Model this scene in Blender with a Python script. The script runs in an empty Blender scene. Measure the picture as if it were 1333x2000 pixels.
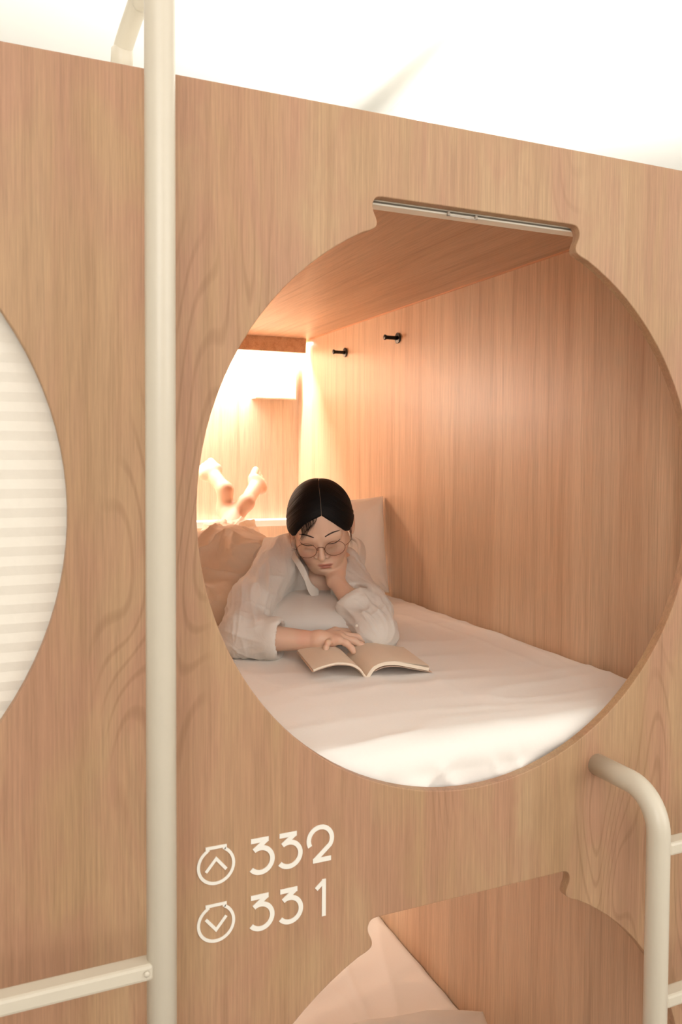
import bpy, bmesh, math, random
import numpy as np
from mathutils import Vector, Matrix, noise as mnoise

# ------------------------------------------------------------------ camera
scene = bpy.context.scene
COL = scene.collection
CAM = np.array([0.0, -1.1, 0.0])
cam_r = np.array([0.91590119, -0.40136785, 0.00537198])
cam_u = np.array([0.00900191, 0.03391784, 0.99938408])
cam_f = np.array([0.40130285, 0.91528871, -0.03467847])
FPX, CX, CY = 1615.03, 666.5, 944.35
cd = bpy.data.cameras.new('camera'); cam = bpy.data.objects.new('camera', cd); COL.objects.link(cam)
m = Matrix.Identity(4)
for i in range(3):
    m[i][0], m[i][1], m[i][2], m[i][3] = cam_r[i], cam_u[i], -cam_f[i], CAM[i]
cam.matrix_world = m
cd.sensor_fit = 'VERTICAL'; cd.sensor_height = 36.0
cd.lens = FPX * 36.0 / 2000.0
cd.shift_y = (CY - 1000.0) / 2000.0
cd.clip_start = 0.05
cd.dof.use_dof = True; cd.dof.focus_distance = 1.75; cd.dof.aperture_fstop = 9.0
scene.camera = cam
scene.view_settings.view_transform = 'Standard'
scene.view_settings.look = 'None'
scene.view_settings.gamma = 1.0
scene.view_settings.use_curve_mapping = False
scene.view_settings.exposure = 0.08

def ray(px, py):
    return cam_r*(px-CX) - cam_u*(py-CY) + cam_f*FPX
def atY(px, py, y):           # measured photo point on the plane at depth y
    d = ray(px, py); return CAM + d*(y-CAM[1])/d[1]
def atZ(px, py, z):
    d = ray(px, py); return CAM + d*(z-CAM[2])/d[2]

# ------------------------------------------------------------------ light
W = bpy.data.worlds.new('world'); scene.world = W; W.use_nodes = True
W.node_tree.nodes['Background'].inputs[0].default_value = (1.0, 0.93, 0.84, 1)
W.node_tree.nodes['Background'].inputs[1].default_value = 0.55

def area(name, loc, target, sx, sy, power, col, spread=math.pi):
    l = bpy.data.lights.new(name, 'AREA'); l.shape = 'RECTANGLE'; l.size = sx; l.size_y = sy
    l.energy = power; l.color = col; l.spread = spread
    o = bpy.data.objects.new(name, l); COL.objects.link(o); o.location = loc
    d = Vector(target)-Vector(loc); o.rotation_euler = d.to_track_quat('-Z', 'Y').to_euler()
    return o
# ceiling luminaires of the corridor in front of the bunks
area('corridor_light', (1.9, -1.6, 1.75), (1.3, -0.2, 0.1), 1.6, 0.6, 4, (1.0, 0.98, 0.95))
area('corridor_light', (-0.5, -1.5, 1.8), (0.1, 0, 0.3), 1.6, 0.6, 10, (1.0, 0.97, 0.92))
# soft frontal fill added across the corridor to brighten panel and bunk interior
area('corridor_fill_light', (-0.5, -3.4, 0.7), (0.8, 0.5, -0.1), 2.6, 2.2, 62, (1.0, 0.985, 0.965))
area('corridor_fill_light', (3.0, -3.0, 0.7), (0.6, 0.8, -0.2), 3.0, 2.2, 50, (1.0, 0.985, 0.965))
# unseen uplights added above the bunk roof to blow out the ceiling
area('roof_fill_light', (0.5, 1.2, 0.62), (0.5, 1.25, 2.0), 3.4, 0.5, 68, (1.0, 0.97, 0.93))
area('roof_fill_light', (2.6, 2.0, 0.62), (2.6, 2.0, 2.0), 1.4, 1.0, 60, (1.0, 0.97, 0.93))
# warm strip behind the valance and the reading lamp in the far left corner of the bunk
area('strip_light', (0.72, 2.066, 0.457), (0.72, 2.066, -0.5), 0.98, 0.028, 16.0, (1.0, 0.96, 0.89))
l = bpy.data.lights.new('reading_light', 'POINT'); l.energy = 7.0; l.color = (1.0, 0.95, 0.87); l.shadow_soft_size = 0.05
o = bpy.data.objects.new('reading_light', l); COL.objects.link(o); o.location = (0.34, 2.00, 0.25)
o = o.copy(); o.data = l.copy(); o.data.energy = 3.2; o.location = (0.36, 1.80, 0.20-1.077); COL.objects.link(o)
area('strip_light', (0.72, 2.066, 0.457-1.077), (0.72, 2.066, -1.5), 0.98, 0.028, 8.0, (1.0, 0.94, 0.84))

# ------------------------------------------------------------------ helpers
def new_mesh(name, V, F, mat=None, parent=None, origin=None, smooth=True):
    """V in world coordinates; the object's origin goes to `origin` (or the parent's)."""
    V = np.asarray(V, dtype=float).reshape(-1, 3)
    if parent is not None: org = np.array(parent['_org'])
    elif origin is not None: org = np.array(origin, dtype=float)
    else: org = np.zeros(3)
    me = bpy.data.meshes.new(name)
    me.from_pydata((V-org).tolist(), [], [tuple(f) for f in F] if not isinstance(F, np.ndarray) else F.tolist())
    me.validate(); me.update()
    if smooth: me.polygons.foreach_set('use_smooth', [True]*len(me.polygons))
    if mat: me.materials.append(mat)
    o = bpy.data.objects.new(name, me); COL.objects.link(o)
    if parent is not None: o.parent = parent
    else: o.location = org
    o['_org'] = org.tolist()
    return o
def empty(name, loc, label, cat, group=None):
    o = bpy.data.objects.new(name, None); COL.objects.link(o); o.location = loc
    o.empty_display_size = 0.05
    o['_org'] = list(map(float, loc)); tag(o, label, cat, group); return o
def tag(o, label=None, cat=None, group=None, kind=None):
    if label: o['label'] = label
    if cat: o['category'] = cat
    if group: o['group'] = group
    if kind: o['kind'] = kind
    return o
def struct(o): o['kind'] = 'structure'; return o
def bevel(o, w, seg=2, ang=0.6):
    md = o.modifiers.new('bevel', 'BEVEL'); md.width = w; md.segments = seg; md.limit_method = 'ANGLE'; md.angle_limit = ang
    md.harden_normals = False
    return o
def box_vf(x0, x1, y0, y1, z0, z1):
    V = [(x0,y0,z0),(x1,y0,z0),(x1,y1,z0),(x0,y1,z0),(x0,y0,z1),(x1,y0,z1),(x1,y1,z1),(x0,y1,z1)]
    F = [(0,3,2,1),(4,5,6,7),(0,1,5,4),(1,2,6,5),(2,3,7,6),(3,0,4,7)]
    return V, F
def join(parts):
    V, F = [], []
    for v, f in parts:
        n = len(V); V += [tuple(p) for p in v]; F += [tuple(i+n for i in q) for q in f]
    return V, F
def box(name, b, mat, parent=None, origin=None, bev=0.0015):
    V, F = box_vf(*b)
    o = new_mesh(name, V, F, mat, parent, origin, smooth=False)
    if bev: bevel(o, bev)
    return o
def frames(P):
    P = np.asarray(P, float); T = np.gradient(P, axis=0); T /= np.linalg.norm(T, axis=1)[:, None]
    a = np.array([0, 0, 1.0]) if abs(T[0][2]) < 0.9 else np.array([1.0, 0, 0])
    n = a - T[0]*(a@T[0]); n /= np.linalg.norm(n); N = [n]
    for t in T[1:]:
        n = N[-1]-t*(N[-1]@t); n /= np.linalg.norm(n); N.append(n)
    N = np.array(N); B = np.cross(T, N); return P, T, N, B
def tube(P, r, seg=16, caps=True, flat=None):
    P, T, N, B = frames(P); n = len(P)
    r = np.full(n, r) if np.isscalar(r) else np.asarray(r)
    a = np.linspace(0, 2*np.pi, seg, endpoint=False)
    V = (P[:, None]+r[:, None, None]*(np.cos(a)[None, :, None]*N[:, None]+np.sin(a)[None, :, None]*B[:, None])).reshape(-1, 3)
    F = [(i*seg+j, i*seg+(j+1) % seg, (i+1)*seg+(j+1) % seg, (i+1)*seg+j) for i in range(n-1) for j in range(seg)]
    if caps: F += [tuple(range(seg))[::-1], tuple((n-1)*seg+j for j in range(seg))]
    return V, F
def smooth_path(P, n=8):
    """Catmull-Rom through the points."""
    P = np.asarray(P, float); Q = np.vstack([2*P[0]-P[1], P, 2*P[-1]-P[-2]]); out = []
    for i in range(1, len(Q)-2):
        for t in np.linspace(0, 1, n, endpoint=False):
            a, b, c, d = Q[i-1:i+3]
            out.append(0.5*((2*b)+(c-a)*t+(2*a-5*b+4*c-d)*t*t+(3*b-a-3*c+d)*t**3))
    out.append(P[-1]); return np.array(out)
def lathe(prof, c, axis, seg=24):
    """prof: list of (radius, offset along axis)"""
    axis = np.array(axis, float); axis /= np.linalg.norm(axis)
    a = np.array([0, 0, 1.0]) if abs(axis[2]) < 0.9 else np.array([1.0, 0, 0])
    n = np.cross(axis, a); n /= np.linalg.norm(n); b = np.cross(axis, n); V = []
    for r, h in prof:
        for k in range(seg):
            t = 2*np.pi*k/seg; V.append(np.array(c)+axis*h+r*(n*np.cos(t)+b*np.sin(t)))
    F = [(i*seg+j, i*seg+(j+1) % seg, (i+1)*seg+(j+1) % seg, (i+1)*seg+j) for i in range(len(prof)-1) for j in range(seg)]
    F += [tuple(range(seg))[::-1], tuple((len(prof)-1)*seg+j for j in range(seg))]
    return V, F

# ------------------------------------------------------------------ materials
def srgb(r, g, b):
    f = lambda c: (c/255/12.92) if c/255 <= 0.04045 else ((c/255+0.055)/1.055)**2.4
    return (f(r), f(g), f(b), 1)
class NT:
    def __init__(s, name):
        s.m = bpy.data.materials.new(name); s.m.use_nodes = True; s.t = s.m.node_tree
        s.b = s.t.nodes['Principled BSDF']; s.out = s.t.nodes['Material Output']
    def n(s, typ, **k):
        x = s.t.nodes.new(typ)
        for a, v in k.items():
            if a.startswith('i_'): x.inputs[a[2:].replace('_', ' ')].default_value = v
            else: setattr(x, a, v)
        return x
    def l(s, a, b): s.t.links.new(a, b)
def simple(name, col, rough=0.5, metal=0.0, noise=0.0, nscale=30, bump=0.0, sheen=0.0, sss=0.0, spec=0.5, trans=0.0):
    N = NT(name); b = N.b
    b.inputs['Base Color'].default_value = col; b.inputs['Roughness'].default_value = rough
    b.inputs['Metallic'].default_value = metal; b.inputs['Specular IOR Level'].default_value = spec
    if sheen: b.inputs['Sheen Weight'].default_value = sheen
    if sss:
        b.inputs['Subsurface Weight'].default_value = sss
        b.inputs['Subsurface Radius'].default_value = (0.012, 0.005, 0.003); b.inputs['Subsurface Scale'].default_value = 1.0
    tc = N.n('ShaderNodeTexCoord'); nz = N.n('ShaderNodeTexNoise'); nz.inputs['Scale'].default_value = nscale
    nz.inputs['Detail'].default_value = 4; N.l(tc.outputs['Object'], nz.inputs['Vector'])
    if noise:
        mx = N.n('ShaderNodeMix', data_type='RGBA', blend_type='MULTIPLY')
        mx.inputs[0].default_value = 1.0; mx.inputs[6].default_value = col
        cr = N.n('ShaderNodeMapRange'); cr.inputs[3].default_value = 1-noise; cr.inputs[4].default_value = 1+noise
        N.l(nz.outputs[0], cr.inputs[0]); N.l(cr.outputs[0], mx.inputs[7]); N.l(mx.outputs[2], b.inputs['Base Color'])
    if bump:
        bp = N.n('ShaderNodeBump'); bp.inputs['Strength'].default_value = 0.6; bp.inputs['Distance'].default_value = bump
        N.l(nz.outputs[0], bp.inputs['Height']); N.l(bp.outputs[0], b.inputs['Normal'])
    if trans:
        tr = N.n('ShaderNodeBsdfTranslucent'); tr.inputs[0].default_value = col
        ms = N.n('ShaderNodeMixShader'); ms.inputs[0].default_value = trans
        N.l(b.outputs[0], ms.inputs[1]); N.l(tr.outputs[0], ms.inputs[2]); N.l(ms.outputs[0], N.out.inputs[0])
    return N.m
def wood(name, light, mid, dark, axis='z', fine=140.0, cath=0.35, planks=None, rough=0.5, off=(0, 0, 0), spec=.35, streak_amt=.55, blotch=None):
    """Laminate: long streaks along `axis`, fine pores, faint cathedral figure."""
    N = NT(name); tc = N.n('ShaderNodeTexCoord')
    mp = N.n('ShaderNodeMapping'); mp.inputs['Location'].default_value = off
    N.l(tc.outputs['Object'], mp.inputs[0])
    ai = 'xyz'.index(axis)
    def stretched(s_across, s_along, detail, dist=0.0, rgh=0.55):
        q = N.n('ShaderNodeMapping'); sc = [s_across]*3; sc[ai] = s_along; q.inputs['Scale'].default_value = sc
        N.l(mp.outputs[0], q.inputs[0]); z = N.n('ShaderNodeTexNoise'); z.inputs['Scale'].default_value = 1.0
        z.inputs['Detail'].default_value = detail; z.inputs['Distortion'].default_value = dist; z.inputs['Roughness'].default_value = rgh
        N.l(q.outputs[0], z.inputs[0]); return z.outputs[0]
    def mr(src, a, b, c, d):
        q = N.n('ShaderNodeMapRange'); q.inputs[1].default_value = a; q.inputs[2].default_value = b
        q.inputs[3].default_value = c; q.inputs[4].default_value = d; N.l(src, q.inputs[0]); return q.outputs[0]
    def mix(fac, a, b, typ='MIX'):
        q = N.n('ShaderNodeMix', data_type='RGBA', blend_type=typ)
        if isinstance(fac, float): q.inputs[0].default_value = fac
        else: N.l(fac, q.inputs[0])
        for s, v in ((6, a), (7, b)):
            if isinstance(v, tuple): q.inputs[s].default_value = v
            else: N.l(v, q.inputs[s])
        return q.outputs[2]
    broad = stretched(7.0, 0.6, 3, 0.3); streak = stretched(45.0, 1.4, 5, 0.2, 0.65); pore = stretched(fine*2.4, 9.0, 3, 0.0, 0.7)
    c = mix(mr(broad, .32, .68, 0, 1), light, mid)
    if blotch: c = mix(mr(stretched(9.0, 3.0, 4, .6, .6), .42, .62, 0, .8), c, blotch)
    c = mix(mr(streak, .48, .72, 0, streak_amt), c, dark)
    # cathedral figure: contour lines of a stretched noise
    ct = stretched(7.5, 1.7, 1.2, 0.25, 0.4)
    w = N.n('ShaderNodeMath', operation='MULTIPLY'); w.inputs[1].default_value = 120.0; N.l(ct, w.inputs[0])
    sn = N.n('ShaderNodeMath', operation='SINE'); N.l(w.outputs[0], sn.inputs[0])
    sel = mr(stretched(4.6, 1.1, 1), .56, .64, 0.0, cath)
    pw = mr(sn.outputs[0], .55, 1.0, 0.0, 1.0)
    mm = N.n('ShaderNodeMath', operation='MULTIPLY'); N.l(pw, mm.inputs[0]); N.l(sel, mm.inputs[1])
    c = mix(mm.outputs[0], c, dark)
    pr = mr(pore, .35, .7, 1.06, .82)
    c = mix(1.0, c, pr, 'MULTIPLY')
    if planks:      # laminate joints: thin dark lines across the given axis every `planks` metres
        pax, step, offs = planks
        sp = N.n('ShaderNodeSeparateXYZ'); N.l(tc.outputs['Object'], sp.inputs[0])
        a = N.n('ShaderNodeMath', operation='ADD'); a.inputs[1].default_value = offs; N.l(sp.outputs['xyz'.index(pax)], a.inputs[0])
        d = N.n('ShaderNodeMath', operation='PINGPONG'); d.inputs[1].default_value = step/2; N.l(a.outputs[0], d.inputs[0])
        c = mix(mr(d.outputs[0], 0.0, 0.0016, .4, 0.0), c, dark)
        # every plank a slightly different tone
        fl = N.n('ShaderNodeMath', operation='DIVIDE'); fl.inputs[1].default_value = step; N.l(a.outputs[0], fl.inputs[0])
        ff = N.n('ShaderNodeMath', operation='FLOOR'); N.l(fl.outputs[0], ff.inputs[0])
        wn = N.n('ShaderNodeTexWhiteNoise', noise_dimensions='1D'); N.l(ff.outputs[0], wn.inputs['W'])
        c = mix(1.0, c, mr(wn.outputs[0], 0, 1, .93, 1.06), 'MULTIPLY')
    N.l(c, N.b.inputs['Base Color']); N.b.inputs['Roughness'].default_value = rough
    N.b.inputs['Specular IOR Level'].default_value = spec
    bp = N.n('ShaderNodeBump'); bp.inputs['Strength'].default_value = .25; bp.inputs['Distance'].default_value = .0006
    N.l(pore, bp.inputs['Height']); N.l(bp.outputs[0], N.b.inputs['Normal'])
    return N.m

M_panel = wood('oak_laminate', srgb(193, 158, 122), srgb(184, 146, 109), srgb(142, 104, 73), 'z', cath=.34, streak_amt=.30, blotch=srgb(184, 138, 110), off=(.13, 0, .4))
M_inner = wood('warm_oak_laminate', srgb(219, 188, 156), srgb(212, 174, 141), srgb(172, 131, 98), 'z', fine=170, cath=0.0, planks=('y', .193, .05), rough=.40, spec=.75)
M_innerb = wood('lamp_paled_oak_laminate', srgb(228, 202, 176), srgb(220, 190, 161), srgb(190, 154, 124), 'z', fine=170, cath=0.0, rough=.42, spec=.6)  # paler oak, lightened further to carry the lamp glow on the back wall
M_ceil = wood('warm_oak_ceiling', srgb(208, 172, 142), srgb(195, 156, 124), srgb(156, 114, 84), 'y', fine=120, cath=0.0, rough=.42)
M_steel = simple('cream_painted_steel', srgb(216, 206, 187), .32, noise=.02, nscale=40, spec=.5)
M_white = simple('white_paint', srgb(240, 238, 232), .8, noise=.02, nscale=3)
M_floor = simple('grey_vinyl_floor', srgb(186, 178, 168), .6, noise=.08, nscale=6)
M_sign = simple('white_vinyl_lettering', srgb(246, 240, 228), .5, noise=.01)
M_black = simple('black_metal', srgb(22, 18, 16), .35, metal=.3, noise=.05, nscale=80)
M_rail = simple('white_rail', srgb(248, 240, 224), .4, noise=.02)
M_hem = simple('blind_fabric', srgb(240, 232, 218), .85, noise=.03, nscale=90, bump=.0004)

# ------------------------------------------------------------------ setting
X0, Z0, R0, PITCHX, PITCHZ, PT = 0.7195, -0.077, 0.450, 1.066, 1.077, 0.018
def opening(cx, cz, n=96):
    """Round opening with the flat flanged top (right half mirrored)."""
    tx = .205; a0 = math.asin(tx/R0)
    pts = [(R0*math.sin(a), R0*math.cos(a)) for a in np.linspace(a0, math.pi, n//2)]
    neck = smooth_path([(0.174, .4555, 0), (.1835, .4530, 0), (.1885, .4440, 0), (.1875, .434, 0), (.1835, .425, 0),
                        (.1815, .417, 0), (.184, .4105, 0), (.192, .4055, 0), (tx, R0*math.cos(a0), 0)], 5)[:, :2]
    half = [tuple(p) for p in neck[:-1]]+pts
    full = half+[(-x, z) for x, z in half[::-1][1:]]
    return [(cx+x, cz+z) for x, z in full]
def sheet(name, outer, holes, y0, thick, mat, bev=.0015):
    cu = bpy.data.curves.new(name, 'CURVE'); cu.dimensions = '2D'; cu.fill_mode = 'BOTH'
    cu.extrude = thick/2-bev; cu.bevel_depth = bev; cu.bevel_resolution = 1; cu.offset = -bev
    for loop in [outer]+holes:
        s = cu.splines.new('POLY'); s.points.add(len(loop)-1); s.use_cyclic_u = True
        for p, (x, z) in zip(s.points, loop): p.co = (x, z, 0, 1)
    t = bpy.data.objects.new(name, cu); COL.objects.link(t)
    dg = bpy.context.evaluated_depsgraph_get(); me = bpy.data.meshes.new_from_object(t.evaluated_get(dg))
    bpy.data.objects.remove(t)
    me.transform(Matrix(((1, 0, 0, 0), (0, 0, -1, y0+thick/2), (0, 1, 0, 0), (0, 0, 0, 1))))
    me.name = name; me.materials.clear(); me.materials.append(mat)
    me.polygons.foreach_set('use_smooth', [False]*len(me.polygons))
    o = bpy.data.objects.new(name, me); COL.objects.link(o); return o
TOP, FLOOR = 0.499, -1.78
wf = sheet('wall_front', [(-1.45, FLOOR), (2.4, FLOOR), (2.4, TOP), (-1.45, TOP)],
           [opening(X0, Z0), opening(X0, Z0-PITCHZ), opening(X0-PITCHX, Z0)], 0.0, PT, M_panel)
struct(wf)
XL, XR, YB, ZC = 0.20, 1.23, 2.154, 0.467
def shell(dz, first):
    struct(box('wall_right', (XR, XR+.02, PT, YB+.02, -.597+dz, ZC+.012+dz), M_inner, bev=0))
    struct(box('wall_left', (XL-.02, XL, PT, YB+.02, -.597+dz, ZC+.012+dz), M_inner, bev=0))
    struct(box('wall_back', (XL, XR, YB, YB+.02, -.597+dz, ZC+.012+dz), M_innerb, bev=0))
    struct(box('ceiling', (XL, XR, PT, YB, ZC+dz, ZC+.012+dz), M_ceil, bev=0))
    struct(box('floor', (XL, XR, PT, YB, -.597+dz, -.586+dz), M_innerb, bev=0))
shell(0, True); shell(-PITCHZ, False)
struct(box('ceiling', (-1.45, 2.4, PT, YB+.02, ZC+.0125, ZC+.026), M_white, bev=0))   # bunk roof deck
# back of the closed neighbouring bunk
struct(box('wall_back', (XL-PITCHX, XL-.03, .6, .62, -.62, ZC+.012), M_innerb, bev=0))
# room shell
struct(box('floor', (-3.2, 5.0, -3.6, 4.2, FLOOR-.05, FLOOR), M_floor, bev=0))
struct(box('ceiling', (-3.2, 5.0, -3.6, 4.2, 1.95, 2.0), M_white, bev=0))
struct(box('wall_back', (-3.2, 5.0, 4.2, 4.25, FLOOR, 1.95), M_white, bev=0))
struct(box('wall_right', (5.0, 5.05, -3.6, 4.2, FLOOR, 1.95), M_white, bev=0))
struct(box('wall_left', (-3.25, -3.2, -3.6, 4.2, FLOOR, 1.95), M_white, bev=0))
struct(box('wall_behind', (-3.2, 5.0, -3.65, -3.6, FLOOR, 1.95), M_white, bev=0))
# seam trim between wall and ceiling of the bunk
struct(box('trim_1', (XR-.004, XR, PT+.002, 2.02, ZC-.004, ZC), simple('pale_edge_banding', srgb(214, 160, 122), .5, noise=.03), bev=0))
# valance in front of the strip light
struct(box('trim_2', (XL, XR-.0165, 2.024, 2.040, .409, ZC), M_ceil, bev=.001))
# low ledge along the back wall: wooden front, white top board
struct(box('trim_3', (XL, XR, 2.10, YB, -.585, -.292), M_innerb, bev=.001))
struct(box('trim_4', (XL, XR, 2.085, YB, -.2915, -.265), M_white, bev=.003))

# small corner shelf on the back wall
sh = empty('wall_shelf', (1.11, YB, .23), 'small pale wooden shelf on the back wall of the upper bunk below the valance', 'shelf')
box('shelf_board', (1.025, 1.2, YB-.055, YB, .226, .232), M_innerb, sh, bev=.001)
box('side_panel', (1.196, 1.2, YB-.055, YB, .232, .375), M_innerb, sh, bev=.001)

# ceiling services above the bunks
dk = new_mesh('air_duct', *tube([(2.14, 4.19, 1.76), (2.09, 2.9, 1.76), (2.04, 1.55, 1.76), (1.98, .2, 1.76)], .10, 32), M_white, origin=(2.04, 1.55, 1.76))
tag(dk, 'white round air duct running under the white ceiling above the wooden wall', 'duct')
p0, p1 = atY(885, 188, 2.6), atY(925, 255, 2.6)
br = new_mesh('ceiling_bracket', *tube([p0+(p0-p1)*.2, p1+(p1-p0)*.9], .014, 12), M_white, origin=p0)
tag(br, 'thin white slanted strut beside the round duct above the wooden wall', 'bracket')

# ------------------------------------------------------------------ blinds
def pleated(zt, zb, step, depth, x0, x1, y):
    n = int((zt-zb)/step); V, F = [], []
    for i in range(2*n+1):
        z = zt-(zt-zb)*i/(2*n); yy = y+(depth if i % 2 else 0)
        V += [(x0, yy, z), (x1, yy, z)]
    F = [(2*i, 2*i+1, 2*i+3, 2*i+2) for i in range(2*n)]
    m_ = len(V); V += [(a, b+.0015, c) for a, b, c in V]
    F += [(2*i+m_, 2*i+2+m_, 2*i+3+m_, 2*i+1+m_) for i in range(2*n)]
    return V, F
bl = empty('pleated_blind', (X0-PITCHX, .04, .44), 'closed cream pleated blind filling the round opening at the left', 'blind', 'pleated blinds of the bunk openings')
new_mesh('pleated_fabric', *pleated(.42, -.56, .0245, .0019, X0-PITCHX-.48, X0-PITCHX+.48, .024), M_hem, bl, smooth=False)
box('head_rail', (X0-PITCHX-.48, X0-PITCHX+.48, .021, .052, .42, .445), M_rail, bl)
b2 = empty('pleated_blind', (X0, .04, .44), 'raised blind gathered in its cream track under the flat top of the open round opening', 'blind', 'pleated blinds of the bunk openings')
box('head_rail', (X0-.3, X0+.3, .0195, .046, .378, .42), M_rail, b2)
box('bottom_rail', (X0-.3, X0+.3, .020, .044, .3725, .3755), M_rail, b2, bev=.001)
new_mesh('pleated_fabric', *pleated(.378, .3755, .0008, .022, X0-.3, X0+.3, .0205), M_hem, b2, smooth=False)
hd = new_mesh('pull_handle', *join([box_vf(X0-.052, X0-.048, .0165, .0205, .370, .3765), box_vf(X0-.002, X0+.002, .0165, .0205, .370, .3765),
     box_vf(X0-.052, X0+.002, .0165, .0185, .3695, .371)]), simple('clear_grey_plastic', srgb(190, 176, 158), .3), b2, smooth=False)

# ------------------------------------------------------------------ ladders
def arc_path(p0, corner, p1, r, n=10):
    p0, corner, p1 = map(np.array, (p0, corner, p1)); a = (p0-corner)/np.linalg.norm(p0-corner); b = (p1-corner)/np.linalg.norm(p1-corner)
    c = corner+(a+b)*r; out = [p0]
    for t in np.linspace(0, math.pi/2, n): out.append(c-b*r*math.cos(t)-a*r*math.sin(t))
    out.append(p1); return np.array(out)
PR = .0180
def rung(x0, x1, y, z, parent):
    o = box('rung', (x0, x1, y-.013, y+.013, z-.013, z+.007), M_steel, parent, bev=.004); return o
YP = -.11
xl = 0.1988
ld = empty('bunk_ladder', (xl-.2, YP, FLOOR), 'tall cream steel ladder with its pole running past the left of the big opening', 'ladder', 'cream steel bunk ladders')
b0, b1, b2_ = atY(237, 150, .20), atY(239, 100, .20), atY(270, 5, .13)
path = np.vstack([[(xl, YP, FLOOR+.002)], smooth_path([(xl, YP, .3), (xl, YP, .62), (xl, YP, .80), (xl+.002, YP+.02, .91), (xl+.002, -.04, .93), (xl, .03, .87), b2_+(b2_-b1)*.35, b2_, b1, b0, (b0[0], b0[1], ZC+.0262)], 8)])
rr_ = np.interp(np.arange(len(path)), [0, len(path)-50, len(path)-24], [PR, PR, .0142])
new_mesh('rail', *tube(path, rr_, 24), M_steel, ld)
new_mesh('rail', *tube([(xl-.42, YP, FLOOR+.002), (xl-.42, YP, -.2), (xl-.42, YP, .6)], PR, 24), M_steel, ld)
new_mesh('rail_socket', *lathe([(.0165, 0), (.0165, .036), (.015, .038), (.0145, .038)], b1-(b1-b0)*.9, (b1-b0)), M_steel, ld)
zr = atY(150, 1918, YP)[2]
for z in (zr, zr-.25, zr-.5, zr-.75, zr-1.0): rung(xl-.41, xl-.012, YP, z, ld)
new_mesh('screw', *lathe([(.0035, 0), (.0035, .002), (.002, .003)], (xl-.0205, YP-.0135, zr-.002), (0, -1, 0), 12), M_steel, ld)
# right ladder: bar leaves the wall, bends down, rungs to its right
pa = atY(1166, 1492, 0.0); pc = atY(1283, 1750, -.142)
xr2, zt = pa[0], pa[2]
l2 = empty('bunk_ladder', (xr2+.2, -.142, FLOOR), 'short cream steel ladder whose bent rail leaves the wall at the lower right', 'ladder', 'cream steel bunk ladders')
rp = arc_path((xr2, .0005, zt), (xr2, -.142, zt), (xr2, -.142, FLOOR+.002), .062, 12)
new_mesh('rail', *tube(rp, PR, 24), M_steel, l2)
new_mesh('rail', *tube(rp+np.array([.42, 0, 0]), PR, 24), M_steel, l2)
z1 = atY(1320, 1645, -.142)[2]; z2 = atY(1318, 1938, -.142)[2]
for k in range(5): rung(xr2+.012, xr2+.41, -.142, z1+(z2-z1)*k, l2)

# ------------------------------------------------------------------ signs
SK = [0]
def stroke(pts, w, y0=-.0012, y1=-.0002, closed=False):
    """Flat lettering stroke with round joins; pts in panel (x,z)."""
    P = np.array(pts, float); n = len(P); SK[0] += 1; y0 -= .00013*(SK[0] % 3)
    if closed: T = np.roll(P, -1, 0)-np.roll(P, 1, 0)
    else: T = np.gradient(P, axis=0)
    T /= np.linalg.norm(T, axis=1)[:, None]; Nn = np.c_[-T[:, 1], T[:, 0]]
    if not closed:      # mitre
        for i in range(1, n-1):
            a = P[i]-P[i-1]; b = P[i+1]-P[i]; a /= np.linalg.norm(a); b /= np.linalg.norm(b)
            na = np.array([-a[1], a[0]]); mm = np.array([-a[1]-b[1], a[0]+b[0]])
            if np.linalg.norm(mm) > 1e-6:
                mm /= np.linalg.norm(mm); Nn[i] = mm/max(.45, mm@na)
    V = []
    for p, q in zip(P, Nn):
        for s in (1, -1):
            e = p+s*q*w/2
            V += [(e[0], y0, e[1]), (e[0], y1, e[1])]
    F = []
    for i in range(n if closed else n-1):
        a, b = 4*i, 4*((i+1) % n)
        F += [(a, b, b+2, a+2), (a+1, a+3, b+3, b+1), (a, a+1, b+1, b), (a+2, b+2, b+3, a+3)]
    if not closed: F += [(0, 2, 3, 1), (4*n-4, 4*n-3, 4*n-1, 4*n-2)]
    return V, F
def arc2(cx, cz, r, a0, a1, n=28):
    return [(cx+r*math.cos(t), cz+r*math.sin(t)) for t in np.linspace(math.radians(a0), math.radians(a1), n)]
def P2(px, py):
    p = atY(px, py, 0.0); return np.array([p[0], p[2]])
def z4(u, v): return P2(380+u*340/1333, 1560+v*340/1333)
SW = .0068
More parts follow.
